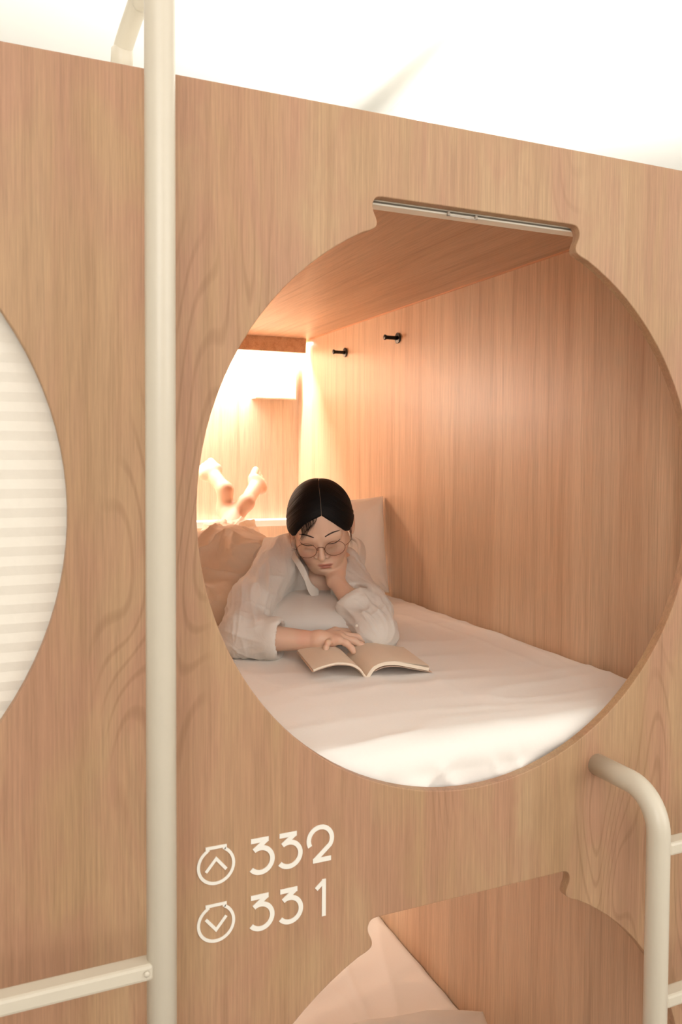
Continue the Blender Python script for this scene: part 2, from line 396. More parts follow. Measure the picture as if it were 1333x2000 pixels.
def sign(label, cz, digits, arrow_up):
    cx = .2962
    e = empty('bunk_number_sign', (cx, -.001, cz-.03), label, 'sign', 'bunk number signs')
    r = .0250; a0 = .50
    a = [(cx+r*math.sin(t), cz+r*math.cos(t)) for t in np.linspace(a0, 2*math.pi-a0, 60)]
    top = cz+r+.0005
    g = [stroke(a, .0042), stroke([(cx-.0150, top), (cx+.0150, top)], .0042)]
    for sx in (-1, 1): g.append(stroke([(cx+sx*.0128, top+.001), (cx+sx*.0110, cz+r*.84)], .0040))
    new_mesh('icon_ring', *join(g), M_sign, e, smooth=False)
    s = 1 if arrow_up else -1
    new_mesh('arrow', *stroke([(cx-.0145, cz-.0075*s), (cx, cz+.0095*s), (cx+.0145, cz-.0075*s)], .0042), M_sign, e, smooth=False)
    for kind, x in digits:
        b = cz-.026           # foot line of the figures
        if kind == 3:
            bowl = arc2(x+.0142, b+.0210, .0176, 118, -140, 40)
            g = join([stroke([(x, b+.0497), (x+.0262, b+.0497)], SW), stroke([(x+.0243, b+.0500), (x+.0045, b+.0355)], SW), stroke(bowl, SW)])
        elif kind == 2:
            bowl = arc2(x+.0216, b+.0338, .0182, 208, -34, 40)
            g = join([stroke(bowl+[(x+.0125, b+.0035)], SW), stroke([(x+.010, b+.0034), (x+.0385, b+.0034)], SW)])
        else:
            g = join([stroke([(x+.0125, b), (x+.0125, b+.0550)], SW*.9), stroke([(x+.0003, b+.0420), (x+.0135, b+.0532)], SW*.9)])
        new_mesh('digit', *g, M_sign, e, smooth=False)
sign('white lettering 332 beside an upward arrow icon on the wooden wall', -.5689, [(3, .3464), (3, .3890), (2, .4305)], True)
sign('white lettering 331 beside a downward arrow icon on the wooden wall', -.6502, [(3, .3464), (3, .3902), (1, .4455)], False)

# ------------------------------------------------------------------ bedding
def fbm(P, sc, oct=3, seed=0.0, rough=.5):
    P = np.asarray(P, float)*sc+seed
    out = np.zeros(len(P)); a = 1.0; tot = 0
    for k in range(oct):
        out += a*vnoise(P*(2**k)+17.3*k); tot += a; a *= rough
    return out/tot
def vnoise(P):
    """gradient noise, about -1..1"""
    i = np.floor(P).astype(np.int64); f = P-i; u = f*f*f*(f*(f*6-15)+10)
    def g(dx, dy, dz):
        x = (i[:, 0]+dx); y = (i[:, 1]+dy); z = (i[:, 2]+dz)
        h = (x*374761393+y*668265263+z*2147483647) & 0xffffffff
        h = ((h ^ (h >> 13))*1274126177) & 0xffffffff; h = h ^ (h >> 16)
        gx = ((h & 1023)/511.5-1); gy = (((h >> 10) & 1023)/511.5-1); gz = (((h >> 20) & 1023)/511.5-1)
        return gx*(f[:, 0]-dx)+gy*(f[:, 1]-dy)+gz*(f[:, 2]-dz)
    L = lambda a, b, t: a+(b-a)*t
    x0 = L(g(0, 0, 0), g(1, 0, 0), u[:, 0]); x1 = L(g(0, 1, 0), g(1, 1, 0), u[:, 0])
    x2 = L(g(0, 0, 1), g(1, 0, 1), u[:, 0]); x3 = L(g(0, 1, 1), g(1, 1, 1), u[:, 0])
    return L(L(x0, x1, u[:, 1]), L(x2, x3, u[:, 1]), u[:, 2])*1.2
def ridged(P, sc, seed=0.0, warp=0.0):
    P = np.asarray(P, float)*sc
    if warp: P = P+warp*np.c_[vnoise(P*.6+3.1), vnoise(P*.6+9.7), vnoise(P*.6+5.5)]
    return 1-np.abs(vnoise(P+seed))*1.8
M_sheet = simple('white_cotton_sheet', srgb(250, 244, 236), .85, noise=.015, nscale=200, bump=.0002, sheen=.15)
M_sheet2 = simple('white_cotton_case', srgb(252, 246, 238), .85, noise=.015, nscale=200, bump=.0002, sheen=.15, trans=.30)
def mattress(name, x0, x1, y0, y1, z0, z1, r, label, seed, amp=.0016):
    """closed rounded slab, dense grid, with soft wrinkles and puckers at the front edge"""
    # cross-section in y-z swept along x
    prof = []
    prof += [(y0+.004, z) for z in np.linspace(z0, z1-r, 26)]
    prof += [(y0+.004+r-r*math.cos(t), z1-r+r*math.sin(t)) for t in np.linspace(0.08, math.pi/2, 14)]
    prof += [(y, z1) for y in np.linspace(y0+r+.012, y1, 170)]
    prof = np.array(prof); nx = 150; xs = np.linspace(x0, x1, nx)
    V = np.array([(x, p[0], p[1]) for x in xs for p in prof]); n = len(prof)
    # round the long edges
    ex = np.minimum(V[:, 0]-x0, x1-V[:, 0]); dn = np.clip(1-ex/.03, 0, 1)
    V[:, 2] -= np.where(V[:, 2] > z1-.06, dn**2*.018, 0)
    low = (V*np.array([2.2, 1.1, 1.0]))
    w = fbm(low, 1.6, 2, seed)*.005
    w += amp*1.3*ridged(V*np.array([.8, 2.6, 1]), 3.2, seed+4, .9)**3
    w += amp*ridged(V*np.array([2.2, .7, 1])+.4, 2.6, seed+8, 1.0)**4
    top = np.clip((V[:, 2]-(z1-.05))/.05, 0, 1)
    V[:, 2] += w*top
    # puckers running down the front face towards the elastic hem
    fr = np.clip(1-(V[:, 1]-y0)/.10, 0, 1)*np.clip((z1+.005-V[:, 2])/.06, 0, 1)
    t = V[:, 0]*15+V[:, 2]*7
    pk = ridged(np.c_[t, V[:, 2]*3+seed, V[:, 0]*0], 1.0, 2.2, .6)**4+.6*ridged(np.c_[V[:, 0]*9-V[:, 2]*12, V[:, 2]*2, V[:, 0]*0+seed], 1.0, 5.2, .6)**5
    V[:, 1] -= fr*pk*.010*np.clip((z1-.02-V[:, 2])/.05, .12, 1)
    V[:, 1] += fr*fr*.006
    F = [(i*n+j, (i+1)*n+j, (i+1)*n+j+1, i*n+j+1) for i in range(nx-1) for j in range(n-1)]
    o = new_mesh(name, V, F, M_sheet, origin=((x0+x1)/2, (y0+y1)/2, z0))
    tag(o, label, 'mattress', 'bunk mattresses'); return o
mattress('mattress', .202, 1.228, .022, 2.084, -.585, -.452, .045, 'white sheeted mattress of the upper bunk on which the woman lies', 2.0, .0030)
mattress('mattress', .202, 1.228, .022, 2.084, -.585-PITCHZ, -.47-PITCHZ, .045, 'white sheeted mattress of the lower bunk', 12.0, .005)

# ------------------------------------------------------------------ smooth solids (blended round cones and ellipsoids -> one surface)
def A(*v): return np.array(v, float)
class Solid:
    def __init__(s): s.p = []
    def cone(s, a, b, ra, rb, k=.012, sub=False):
        a, b = np.array(a, float), np.array(b, float); ab = b-a; L2 = max(ab@ab, 1e-12)
        def f(P):
            t = np.clip(((P-a)@ab)/L2, 0, 1); q = P-a-t[:, None]*ab
            return np.sqrt((q*q).sum(1))-(ra+(rb-ra)*t)
        s.p.append((f, (a+b)/2, math.sqrt(L2)/2+max(ra, rb), k, sub)); return s
    def ell(s, c, r, M=None, k=.012, sub=False):
        c, r = np.array(c, float), np.array(r, float); M = np.eye(3) if M is None else np.array(M)
        def f(P):
            q = (P-c)@M.T; k0 = np.sqrt(((q/r)**2).sum(1)); k1 = np.sqrt(((q/(r*r))**2).sum(1))+1e-9
            return k0*(k0-1)/k1
        s.p.append((f, c, r.max(), k, sub)); return s
    def solid(s, T, k=.003):
        c = np.mean([q[1] for q in T.p], axis=0); R = max(np.linalg.norm(q[1]-c)+q[2] for q in T.p)
        s.p.append((lambda P: T(P), c, R, k, False)); return s
    def __call__(s, P, lst=None):
        d = np.full(len(P), 1e3)
        for f, c, R, k, sub in (s.p if lst is None else lst):
            e = f(P)
            if sub:
                e = -e; h = np.clip(k-np.abs(d-e), 0, None)/k; d = np.maximum(d, e)+h*h*k/4
            else:
                h = np.clip(k-np.abs(d-e), 0, None)/k; d = np.minimum(d, e)-h*h*k/4
        return d
def surface(S, h, keep=None, B=14):
    """sparse surface nets"""
    los = np.min([c-R for f, c, R, k, sub in S.p if not sub], axis=0)-.012
    his = np.max([c+R for f, c, R, k, sub in S.p if not sub], axis=0)+.012
    nb = np.ceil((his-los)/(h*B)).astype(int)
    g = np.stack(np.meshgrid(*[np.arange(n) for n in nb], indexing='ij'), -1).reshape(-1, 3)
    cen = los+(g+.5)*h*B
    d = S(cen); act = g[np.abs(d) < h*B*.87*1.9+.004]
    r = np.arange(B+1); loc = np.stack(np.meshgrid(r, r, r, indexing='ij'), -1).reshape(-1, 3)
    ids, vs, edges = [], [], []
    NN = (nb*B+4).astype(np.int64)
    gid = lambda ijk: (ijk[:, 0]+1)*NN[1]*NN[2]+(ijk[:, 1]+1)*NN[2]+(ijk[:, 2]+1)
    for b in act:
        base = b*B; P = los+(base+loc)*h; cc = los+(base+B/2)*h; rad = h*B*.87
        lst = [q for q in S.p if np.linalg.norm(q[1]-cc) < q[2]+rad+q[3]+.03]
        if not [q for q in lst if not q[4]]: continue
        D = S(P, lst).reshape(B+1, B+1, B+1); s = D < 0
        if s.all() or not s.any(): continue
        acc = np.zeros((B, B, B, 3)); cnt = np.zeros((B, B, B))
        for ax in range(3):
            sl0 = [slice(None)]*3; sl1 = [slice(None)]*3; sl0[ax] = slice(0, B); sl1[ax] = slice(1, B+1)
            d0, d1 = D[tuple(sl0)], D[tuple(sl1)]; c = (d0 < 0) != (d1 < 0)
            t = np.where(c, d0/np.where(c, d0-d1, 1), 0)
            o1, o2 = [q for q in range(3) if q != ax]
            for i in (0, 1):
                for j in (0, 1):
                    q = [slice(None)]*3; q[ax] = slice(0, B); q[o1] = slice(i, i+B); q[o2] = slice(j, j+B)
                    cc_, tt = c[tuple(q)], t[tuple(q)]
                    cnt += cc_; acc[..., ax] += tt*cc_; acc[..., o1] += i*cc_; acc[..., o2] += j*cc_
            q = [slice(0, B)]*3; e = np.argwhere(c[tuple(q)])
            if len(e): edges.append(np.c_[e+base, np.full(len(e), ax), (d0[tuple(q)][tuple(e.T)] < 0)])
        idx = np.argwhere(cnt > 0)
        if len(idx):
            v = idx+acc[tuple(idx.T)]/cnt[tuple(idx.T)][:, None]
            ids.append(gid(idx+base)); vs.append(los+(v+base)*h)
    ids = np.concatenate(ids); vs = np.concatenate(vs); o = np.argsort(ids); ids, vs = ids[o], vs[o]
    E = np.concatenate(edges); F = []
    for ax in range(3):
        e = E[E[:, 3] == ax]; ijk = e[:, :3]; fl = e[:, 4].astype(bool); o1, o2 = (ax+1) % 3, (ax+2) % 3
        q = []
        for i, j in ((-1, -1), (0, -1), (0, 0), (-1, 0)):
            k = ijk.copy(); k[:, o1] += i; k[:, o2] += j; q.append(gid(k))
        q = np.stack(q, 1); p = np.searchsorted(ids, q); p[p >= len(ids)] = 0; ok = (ids[p] == q).all(1)
        p = p[ok]; fl = fl[ok]; p[~fl] = p[~fl][:, ::-1]; F.append(p)
    F = np.concatenate(F)
    return vs, F
def vnormals(V, F):
    n = np.cross(V[F[:, 2]]-V[F[:, 0]], V[F[:, 3]]-V[F[:, 1]]); N = np.zeros_like(V)
    for i in range(4): np.add.at(N, F[:, i], n)
    return N/(np.linalg.norm(N, axis=1)[:, None]+1e-12)
def relax(V, F, it=2, lam=.5):
    e = np.concatenate([F[:, [0, 1]], F[:, [1, 2]], F[:, [2, 3]], F[:, [3, 0]]]); e = np.concatenate([e, e[:, ::-1]])
    c = np.bincount(e[:, 0], minlength=len(V))[:, None]
    for _ in range(it):
        s = np.stack([np.bincount(e[:, 0], weights=V[e[:, 1], k], minlength=len(V)) for k in range(3)], 1)
        V = V+lam*(s/np.maximum(c, 1)-V)
    return V
def fcols(o, name, C):
    a = o.data.color_attributes.new(name, 'FLOAT_COLOR', 'POINT'); a.data.foreach_set('color', np.c_[C, np.ones(len(C))].ravel())

# ------------------------------------------------------------------ the woman: head frame and joints
EYE = A(.7564, .7450, -.2226)
vdir = EYE-CAM; vdir /= np.linalg.norm(vdir)
f0 = -vdir; r0 = np.cross(A(0, 0, 1), f0); r0 /= np.linalg.norm(r0); u0 = np.cross(f0, r0)   # r0: her left = to the right in the photo
def rot(v, ax, a):
    ax = ax/np.linalg.norm(ax); return v*math.cos(a)+np.cross(ax, v)*math.sin(a)+ax*(ax@v)*(1-math.cos(a))
PITCH, ROLL, YAW = math.radians(38), math.radians(5.5), math.radians(-4)
hx, hf, hu = r0, f0, u0
hx, hf = rot(hx, hu, YAW), rot(hf, hu, YAW)
hf, hu = rot(hf, hx, PITCH), rot(hu, hx, PITCH)
hx, hf, hu = [rot(v, f0, ROLL) for v in (hx, hf, hu)]
HM = np.stack([hx, hf, hu])
HC = EYE-hf*.085
def H(x, y, z): return HC+hx*x+hf*y+hu*z
def toH(P): return (P-HC)@HM.T

SR, ER, WR = A(.708, .905, -.265), atZ(468, 1244, -.406), atZ(622, 1251, -.405)
SL, EL, WL = A(.885, .865, -.305), atZ(735, 1238, -.409), atY(657, 1136, .755)
NB = A(.825, .955, -.275)
PEL = A(.675, 1.29, -.345)
HR, HL = A(.615, 1.31, -.36), A(.745, 1.33, -.36)
KR, KL = A(.695, 1.62, -.374), A(.855, 1.63, -.374)
AR, AL = atY(462, 1002, 1.85), atY(440, 993, 1.89)

B_ = Solid()
def hcone(a, b, ra, rb, k=.012, sub=False): B_.cone(H(*a), H(*b), ra, rb, k, sub)
def hell(c, r, k=.012, sub=False, tilt=0.0):
    M = HM
    if tilt:
        c_, s_ = math.cos(tilt), math.sin(tilt); M = np.stack([c_*hx+s_*hu, hf, -s_*hx+c_*hu])
    B_.ell(H(*c), r, M, k, sub)
# --- skull and face
hell((0, -.015, .025), (.0715, .092, .083))
hell((0, .022, .005), (.062, .063, .060), .02)
hell((0, .028, -.036), (.053, .056, .050), .02)
hcone((.006, .069, -.079), (.005, .058, -.075), .0165, .020, .03)          # chin
for s in (1, -1):
    hcone((s*.050, .000, -.050), (s*.020, .060, -.078), .016, .015, .03)   # jaw line
    hell((s*.033, .058, -.024), (.024, .020, .024), .022)                 # cheek
    hell((s*.031, .0685, .004), (.0165, .0125, .0125), .008)              # closed upper lid over the eyeball
    hell((s*.031, .0845, -.0135), (.014, .004, .0045), .008, True)         # hollow under the eye
    hcone((s*.045, .066, .021), (s*.014, .079, .020), .007, .007, .014)     # brow ridge
    # ear: rim, lobe, concha
    hell((s*.0790, -.016, -.002), (.0075, .016, .030), .006)
    hell((s*.0865, -.012, .000), (.0050, .009, .018), .004, True)
    hell((s*.0755, -.006, -.028), (.0060, .008, .010), .006)
    hell((s*.0125, .0865, -.0270), (.0072, .0080, .0060), .004)           # nostril wing
hcone((0, .0800, .014), (0, .1000, -.0195), .0052, .0070, .008)       # nose bridge
hell((0, .1005, -.0230), (.0085, .0085, .0072), .006)                 # tip
for s in (1, -1): hell((s*.0062, .0965, -.0318), (.0034, .0050, .0032), .003, True)
hell((.003, .0865, -.0430), (.0035, .0030, .0065), .005, True)           # philtrum
hell((.004, .074, -.054), (.026, .016, .016), .02)                       # mouth mound
hell((.0118, .0890, -.0505), (.0135, .0050, .0036), .003, tilt=-.16); hell((-.0018, .0890, -.0505), (.0135, .0050, .0036), .003, tilt=.16)
hell((.0055, .0875, -.0590), (.0130, .0062, .0048), .004)
hell((.005, .0950, -.0548), (.0200, .0038, .0011), .0025, True)          # line between the lips
hell((.005, .0905, -.0680), (.012, .004, .0035), .006, True)
# --- neck, torso
B_.cone(H(0, -.020, -.055), NB+A(0, 0, .01), .050, .054, .03)
B_.cone(NB, SR+A(.03, .03, -.01), .048, .032, .05); B_.cone(NB, SL+A(-.02, .02, 0), .048, .036, .05)
B_.ell((.805, .93, -.335), (.115, .10, .055), None, .05)
B_.cone((.81, 1.00, -.33), (.72, 1.22, -.35), .085, .080, .05)
B_.cone(PEL+A(-.03, 0, 0), PEL+A(.04, .02, 0), .09, .09, .05)
# --- legs
def leg(h, k, a, heel, ball, toe, side):
    B_.cone(h, k, .078, .050, .04); B_.cone(k, k+(a-k)*.35, .048, .046, .03); B_.cone(k+(a-k)*.35, a, .046, .028, .02)
    B_.cone(a, heel, .030, .029, .02); B_.cone(heel, ball, .026, .028, .02)
    w = np.cross(ball-heel, A(0, -1, 0)); w /= np.linalg.norm(w)
    B_.cone(ball-w*.022, ball+w*.022, .023, .025, .018)
    for i, o in enumerate((-.030, -.013, .002, .016, .029)):
        r = (.0135, .0100, .0095, .009, .0085)[i if side > 0 else i]
        L = (1.0, 1.0, .96, .9, .82)[i]; o *= side
        B_.cone(ball+w*o, ball+w*o*1.05+(toe-ball)*L, r*1.15, r, .006)
leg(HR, KR, AR, atY(481, 982, 1.84), atY(503, 945, 1.955), atY(509, 930, 2.015), 1)
leg(HL, KL, AL, atY(440, 957, 1.88), atY(411, 922, 1.97), atY(398, 908, 2.02), -1)
# --- arms
def arm(s, e, w):
    B_.cone(s, e, .042, .031, .03); m_ = e+(w-e)*.3
    B_.cone(e, m_, .031, .031, .02); B_.cone(m_, w, .031, .0185, .02)
arm(SR, ER, WR); arm(SL, EL, WL)
def finger(pts, r0_, r1_, k=.005):
    n = len(pts)-1
    for i in range(n): B_.cone(pts[i], pts[i+1], r0_+(r1_-r0_)*i/n, r0_+(r1_-r0_)*(i+1)/n, k)
# right hand lying on the page
kn = [atY(668, 1240, .572), atY(667, 1246, .556), atY(661, 1250, .541), atY(650, 1251, .535)]
for k_, r in zip(kn, (.0100, .0100, .0095, .0088)): B_.cone(WR+(k_-WR)*.08, k_, .0155, r, .014)
tips = [(atY(697, 1244, .572), atY(712, 1251, .566), atY(725, 1257, .560)),
        (atY(692, 1252, .550), atY(706, 1260, .543), atY(716, 1266, .538)),
        (atY(677, 1256, .530), atY(687, 1266, .520), atY(691, 1273, .515)),
        (atY(641, 1255, .520), atY(637, 1265, .510), atY(636, 1275, .506))]
for k_, t_, r in zip(kn, tips, (.0082, .0084, .0080, .0068)): finger([k_, *t_], r, r*.74)
finger([WR+A(.02, .03, 0), atZ(655, 1234, -.405), atZ(688, 1236, -.412), atZ(706, 1243, -.421)], .012, .008)
HAND_R = (kn, tips)
# left hand curled under the chin, its knuckles against the jaw
T_ = Solid(); top_ = H(.026, .036, -.094)
T_.cone(WL+(EL-WL)*.12, WL, .0185, .0180, .01); T_.cone(WL, top_, .0185, .021, .012)
def tf(pts, r0_, r1_):
    for i in range(len(pts)-1): T_.cone(pts[i], pts[i+1], r0_+(r1_-r0_)*i/3, r0_+(r1_-r0_)*(i+1)/3, .004)
for o in (-.024, -.008, .008, .022):
    a = top_+hx*o*.9; T_.cone(WL+hx*o*.4, a, .012, .0105, .010)
    tf([a, H(.036+o*.5, .016, -.088), H(.038+o*.4, -.004, -.090), H(.030+o*.4, -.006, -.104)], .0092, .0075)
tf([WL+hx*.010, H(.042, .040, -.098), H(.044, .026, -.084), H(.046, .016, -.076)], .0105, .0085)
B_.solid(T_, .0035)

V, F = surface(B_, .0016)
V = relax(V, F, 1, .4)
# --- skin with the tints of lips, lids, cheeks, soles
hp = toH(V); C = np.ones((len(V), 3)); skin = np.array(srgb(228, 188, 162)[:3])
C *= skin
def blend(mask, col):
    global C
    mm = np.clip(mask, 0, 1)[:, None]; C = C*(1-mm)+np.array(srgb(*col)[:3])*mm
fr = (hp[:, 1] > .05)
el = lambda cx, cz, rx, rz: 1-((hp[:, 0]-cx)/rx)**2-((hp[:, 2]-cz)/rz)**2
lip = np.maximum(el(.0055, -.0592, .0165, .0054), np.maximum(el(.0118, -.0510, .0140, .0042), el(-.0018, -.0510, .0140, .0042)))
lip = np.maximum(lip, el(.005, -.0548, .0205, .0030))
blend(fr*np.clip(lip*1.6, 0, 1)*.75, (172, 88, 76))
blend(fr*np.clip(el(.005, -.0546, .021, .0012)*2, 0, 1)*.65, (128, 62, 54))
for s in (1, -1):
    blend(fr*np.clip(el(s*.040, -.030, .024, .018), 0, 1)*.28, (216, 140, 118))
    blend(fr*np.clip(el(s*.031, .006, .019, .010), 0, 1)*.30, (190, 126, 104))
V_body, F_body, C_body = V, F, C
def skin_mat():
    N = NT('skin'); at = N.n('ShaderNodeVertexColor', layer_name='tint'); N.l(at.outputs[0], N.b.inputs['Base Color'])
    N.b.inputs['Roughness'].default_value = .48; N.b.inputs['Subsurface Weight'].default_value = .18
    N.b.inputs['Subsurface Radius'].default_value = (.010, .004, .002); N.b.inputs['Subsurface Scale'].default_value = 1
    N.b.inputs['Specular IOR Level'].default_value = .4
    return N.m
M_skin = skin_mat()
person = new_mesh('person', V, F, M_skin, origin=(.75, 1.0, -.45))
fcols(person, 'tint', C)
tag(person, 'woman in a white shirt and round glasses lying prone, reading a book on the bed', 'person')
def surf_pt(x, z, off=0.0, y0=.12):
    """point of the face in head coordinates seen from the front"""
    P = np.stack([H(x, y, z) for y in np.linspace(y0, .0, 240)]); d = B_(P); i = np.argmax(d < 0)
    a, b = d[i-1], d[i]; y = np.linspace(y0, .0, 240); yy = y[i-1]+(y[i]-y[i-1])*a/(a-b)
    return H(x, yy+off, z)
M_brow = simple('brow_hair', srgb(62, 44, 36), .7, noise=.1, nscale=400)
for s in (1, -1):
    # eyebrow: a tapered soft strip
    ps = [surf_pt(s*x, z, .0004) for x, z in zip(np.linspace(.0135, .050, 14), .0272+.0050*np.sin(np.linspace(.45, 2.8, 14))+.0010*np.linspace(0, 1, 14))]
    rr = .0015*np.sin(np.linspace(.55, 3.0, 14))**.8+.0002
    new_mesh('eyebrow', *tube(ps, rr, 8), M_brow, person)
    # lash line of the lowered lid
    xs = np.linspace(.0165, .0485, 16); zs = .0075-.0030*np.sin(np.linspace(0.15, 2.9, 16))+.0022*np.linspace(0, 1, 16)
    ps = [surf_pt(s*x, z, .0006) for x, z in zip(xs, zs)]
    new_mesh('eyelashes', *tube(ps, .0004+.0006*np.sin(np.linspace(.1, 2.6, 16)), 6), M_brow, person)

# ------------------------------------------------------------------ hair: combed strands from the centre part back to the nape
SKULL = B_.p[:2]
SC, SRAD = A(0, -.015, .025), A(.0715, .092, .083)
def on_skull(d, off):
    """point on the bare head (ears left out) along direction d, lifted by off"""
    sh = d.shape[:-1]; d = (d/np.linalg.norm(d, axis=-1, keepdims=True)).reshape(-1, 3); W0 = HC+SC@HM; D3 = d@HM
    t = np.full(len(d), .135)
    for _ in range(14): t = t-B_(W0+D3*t[:, None], SKULL)*.9
    return (SC+d*(t[:, None]+np.asarray(off).reshape(-1, 1))).reshape(*sh, 3)
HS = [(0.0, [(.39, .94, .36), (.80, .65, -.24), (.93, .16, -.12), (.80, -.45, -.42), (.36, -.80, -.68)]),
      (.25, [(.62, .62, .60), (.94, .30, .08), (.93, -.15, -.14), (.74, -.62, -.45), (.36, -.84, -.62)]),
      (1.0, [(.60, -.72, .45), (.72, -.80, .05), (.62, -.88, -.30), (.45, -.88, -.50), (.30, -.88, -.56)])]
def HSET(u):
    for (a, p), (b, q) in zip(HS, HS[1:]):
        if u <= b:
            t = (u-a)/(b-a); return [tuple(np.array(x)*(1-t)+np.array(y)*t) for x, y in zip(p, q)]
def hair_half(s, nu=260, nv=70):
    us = np.linspace(0, 1, nu); vs_ = np.linspace(0, 1, nv); G = np.zeros((nu, nv, 3))
    offs = np.zeros((nu, nv))
    for i, u in enumerate(us):
        # start on the part line, from the forehead hairline over the crown
        a = math.radians(33+u*110)          # angle from forward towards up/back in the y-z plane
        S_ = A(s*.005+.012*math.sin(u*7)+.085+.03*(1-u), math.cos(a), math.sin(a))
        K = [A(*q)*A(s, 1, 1) for q in HSET(u)]
        P = smooth_path([S_]+K, 20); t = np.linspace(0, len(P)-1, nv); k = np.floor(t).astype(int).clip(0, len(P)-2)
        G[i] = P[k]+(P[k+1]-P[k])*(t-k)[:, None]
        ln = np.minimum(u/.10, 1)
        offs[i] = .0022+.0125*np.sin(np.clip(vs_*1.15+.04, 0, 1)*math.pi*.5)**.7*(.35+.65*ln)
    pts = np.c_[np.repeat(us*46, nv), np.tile(vs_*1.2, nu), np.full(nu*nv, s*3.3)]
    pts[:, 0] += 2.0*vnoise(pts*A(.05, .8, 1)+3)
    fine = vnoise(pts).reshape(nu, nv)*.0006+vnoise(pts*A(2.9, 2, 1)+5).reshape(nu, nv)*.0005+vnoise(pts*A(.22, 1, 1)+9).reshape(nu, nv)*.0016
    offs += fine*np.clip(vs_*6, .1, 1)[None]
    # hairline edge hugs the skin
    offs *= 1-.85*np.exp(-(us*nu/3.0)**2)[:, None]
    Q = on_skull(G, offs); W_ = HC+Q.reshape(-1, 3)@HM
    Fh = [(i*nv+j, (i+1)*nv+j, (i+1)*nv+j+1, i*nv+j+1) for i in range(nu-1) for j in range(nv-1)]
    if s < 0: Fh = [f[::-1] for f in Fh]
    return W_.tolist(), Fh
parts_h = [hair_half(1), hair_half(-1)]
# low knot at the nape
kc = H(0, -.098, -.030)
M_hair = simple('black_hair', srgb(15, 11, 10), .62, noise=.15, nscale=300, spec=.18)
rng = np.random.default_rng(5)
parts_h.append(tube([H(.0, -.070, -.03), kc, H(.0, -.108, -.055)], A(.030, .027, .012), 20))
def strand(pts, r):
    P = smooth_path(pts, 6); n = len(P); rr = r*np.clip(np.linspace(1.1, .12, n), 0, 1); return tube(P, rr, 5)
for k in range(85):       # wispy fringe at her right temple (left in the photo)
    q = rng.random(); ln = .55+.6*rng.random()
    x0 = -.001-.043*q; z0 = .0715-.032*q-.006*q*q
    dx, dz = -.011-.004*rng.random()+.006*q, -.023+.004*rng.normal()*.5
    pts = [surf_pt(x0-.002, z0+.012, .0035), surf_pt(x0, z0, .0040+.002*rng.random())]
    for t in (.5, 1.0): pts.append(surf_pt(max(x0+dx*ln*t*1.2, -.060), z0+dz*ln*t-.003*t*t, .0035-.0012*t))
    parts_h.append(strand(pts, .00020+.00014*rng.random()))
for k in range(8):        # loose wisps by the ear and neck
    x = .066+.004*rng.random(); z = -.005-.01*rng.random()
    parts_h.append(strand([H(x+.004, .010, .010), H(x+.005, .016, z-.015), H(x+.001+.004*rng.random(), .018, z-.045-.03*rng.random())], .0004))
for k in range(0):       # short flyaways along the part and crown
    a = math.radians(50+rng.random()*90); d = A((rng.random()-.5)*.5, math.cos(a), math.sin(a)); d /= np.linalg.norm(d)
    b = on_skull(d[None], np.array([.010]))[0]; t = A(rng.normal()*.5, -.9, .3*rng.normal()); e = b+d*.0015+t*.010
    parts_h.append(strand([HC+b@HM, HC+(b+d*.0015+t*.005)@HM, HC+e@HM], .0003))
hair = new_mesh('hair', *join(parts_h), M_hair, person); tag(hair, 'black hair parted in the middle and tied low')

# ------------------------------------------------------------------ round wire eyeglasses
M_gold = simple('copper_wire', srgb(122, 74, 50), .35, metal=.7, noise=.05)
def glassmat():
    N = NT('thin_lens'); g = N.n('ShaderNodeBsdfGlossy'); g.inputs['Roughness'].default_value = .02
    t = N.n('ShaderNodeBsdfTransparent'); fr_ = N.n('ShaderNodeFresnel'); fr_.inputs[0].default_value = 1.45
    mx = N.n('ShaderNodeMixShader'); N.l(fr_.outputs[0], mx.inputs[0]); N.l(t.outputs[0], mx.inputs[1]); N.l(g.outputs[0], mx.inputs[2])
    N.l(mx.outputs[0], N.out.inputs[0]); return N.m
M_lens = glassmat()
LX, LY, LZ, LR = .0345, .0985, .0005, .0245
tilt = -.10
gparts = []; lens = []
for s in (1, -1):
    c = lambda a, r=LR: H(s*LX+r*math.cos(a), LY-abs(s*LX+r*math.cos(a))**2*1.6+tilt*(r*math.sin(a)), LZ+r*.80*math.sin(a))
    ring = [c(a) for a in np.linspace(0, 2*math.pi, 49)]
    gparts.append(tube(ring, .00062, 8, caps=False))
    L_ = [c(0, 0)]+ring[:-1]; lens.append((L_, [(0, 1+i, 1+(i+1) % 48) for i in range(48)]))
gparts.append(tube(smooth_path([H(-.0105, LY, LZ+.004), H(-.005, LY+.001, LZ+.0085), H(.005, LY+.001, LZ+.0085), H(.0105, LY, LZ+.004)], 5), .0007, 8))
for s in (1, -1): gparts.append(tube(smooth_path([H(s*.0100, LY-.001, LZ), H(s*.0085, LY-.007, LZ-.003), H(s*.0085, LY-.009, LZ-.008)], 4), .0005, 6))
gl = new_mesh('eyeglasses', *join(gparts), M_gold, person); tag(gl, 'round thin gold wire glasses')
for L_ in lens: new_mesh('lens', *L_, M_lens, gl)
for s in (1, -1):
    new_mesh('temple', *tube(smooth_path([H(s*(LX+LR), LY-.0055, LZ+.003), H(s*(LX+LR+.006), LY-.010, LZ+.004), H(s*.0735, .060, -.004), H(s*.0785, .010, .004), H(s*.078, -.012, .010), H(s*.077, -.024, -.004)], 6), .0006, 8), M_gold, gl)

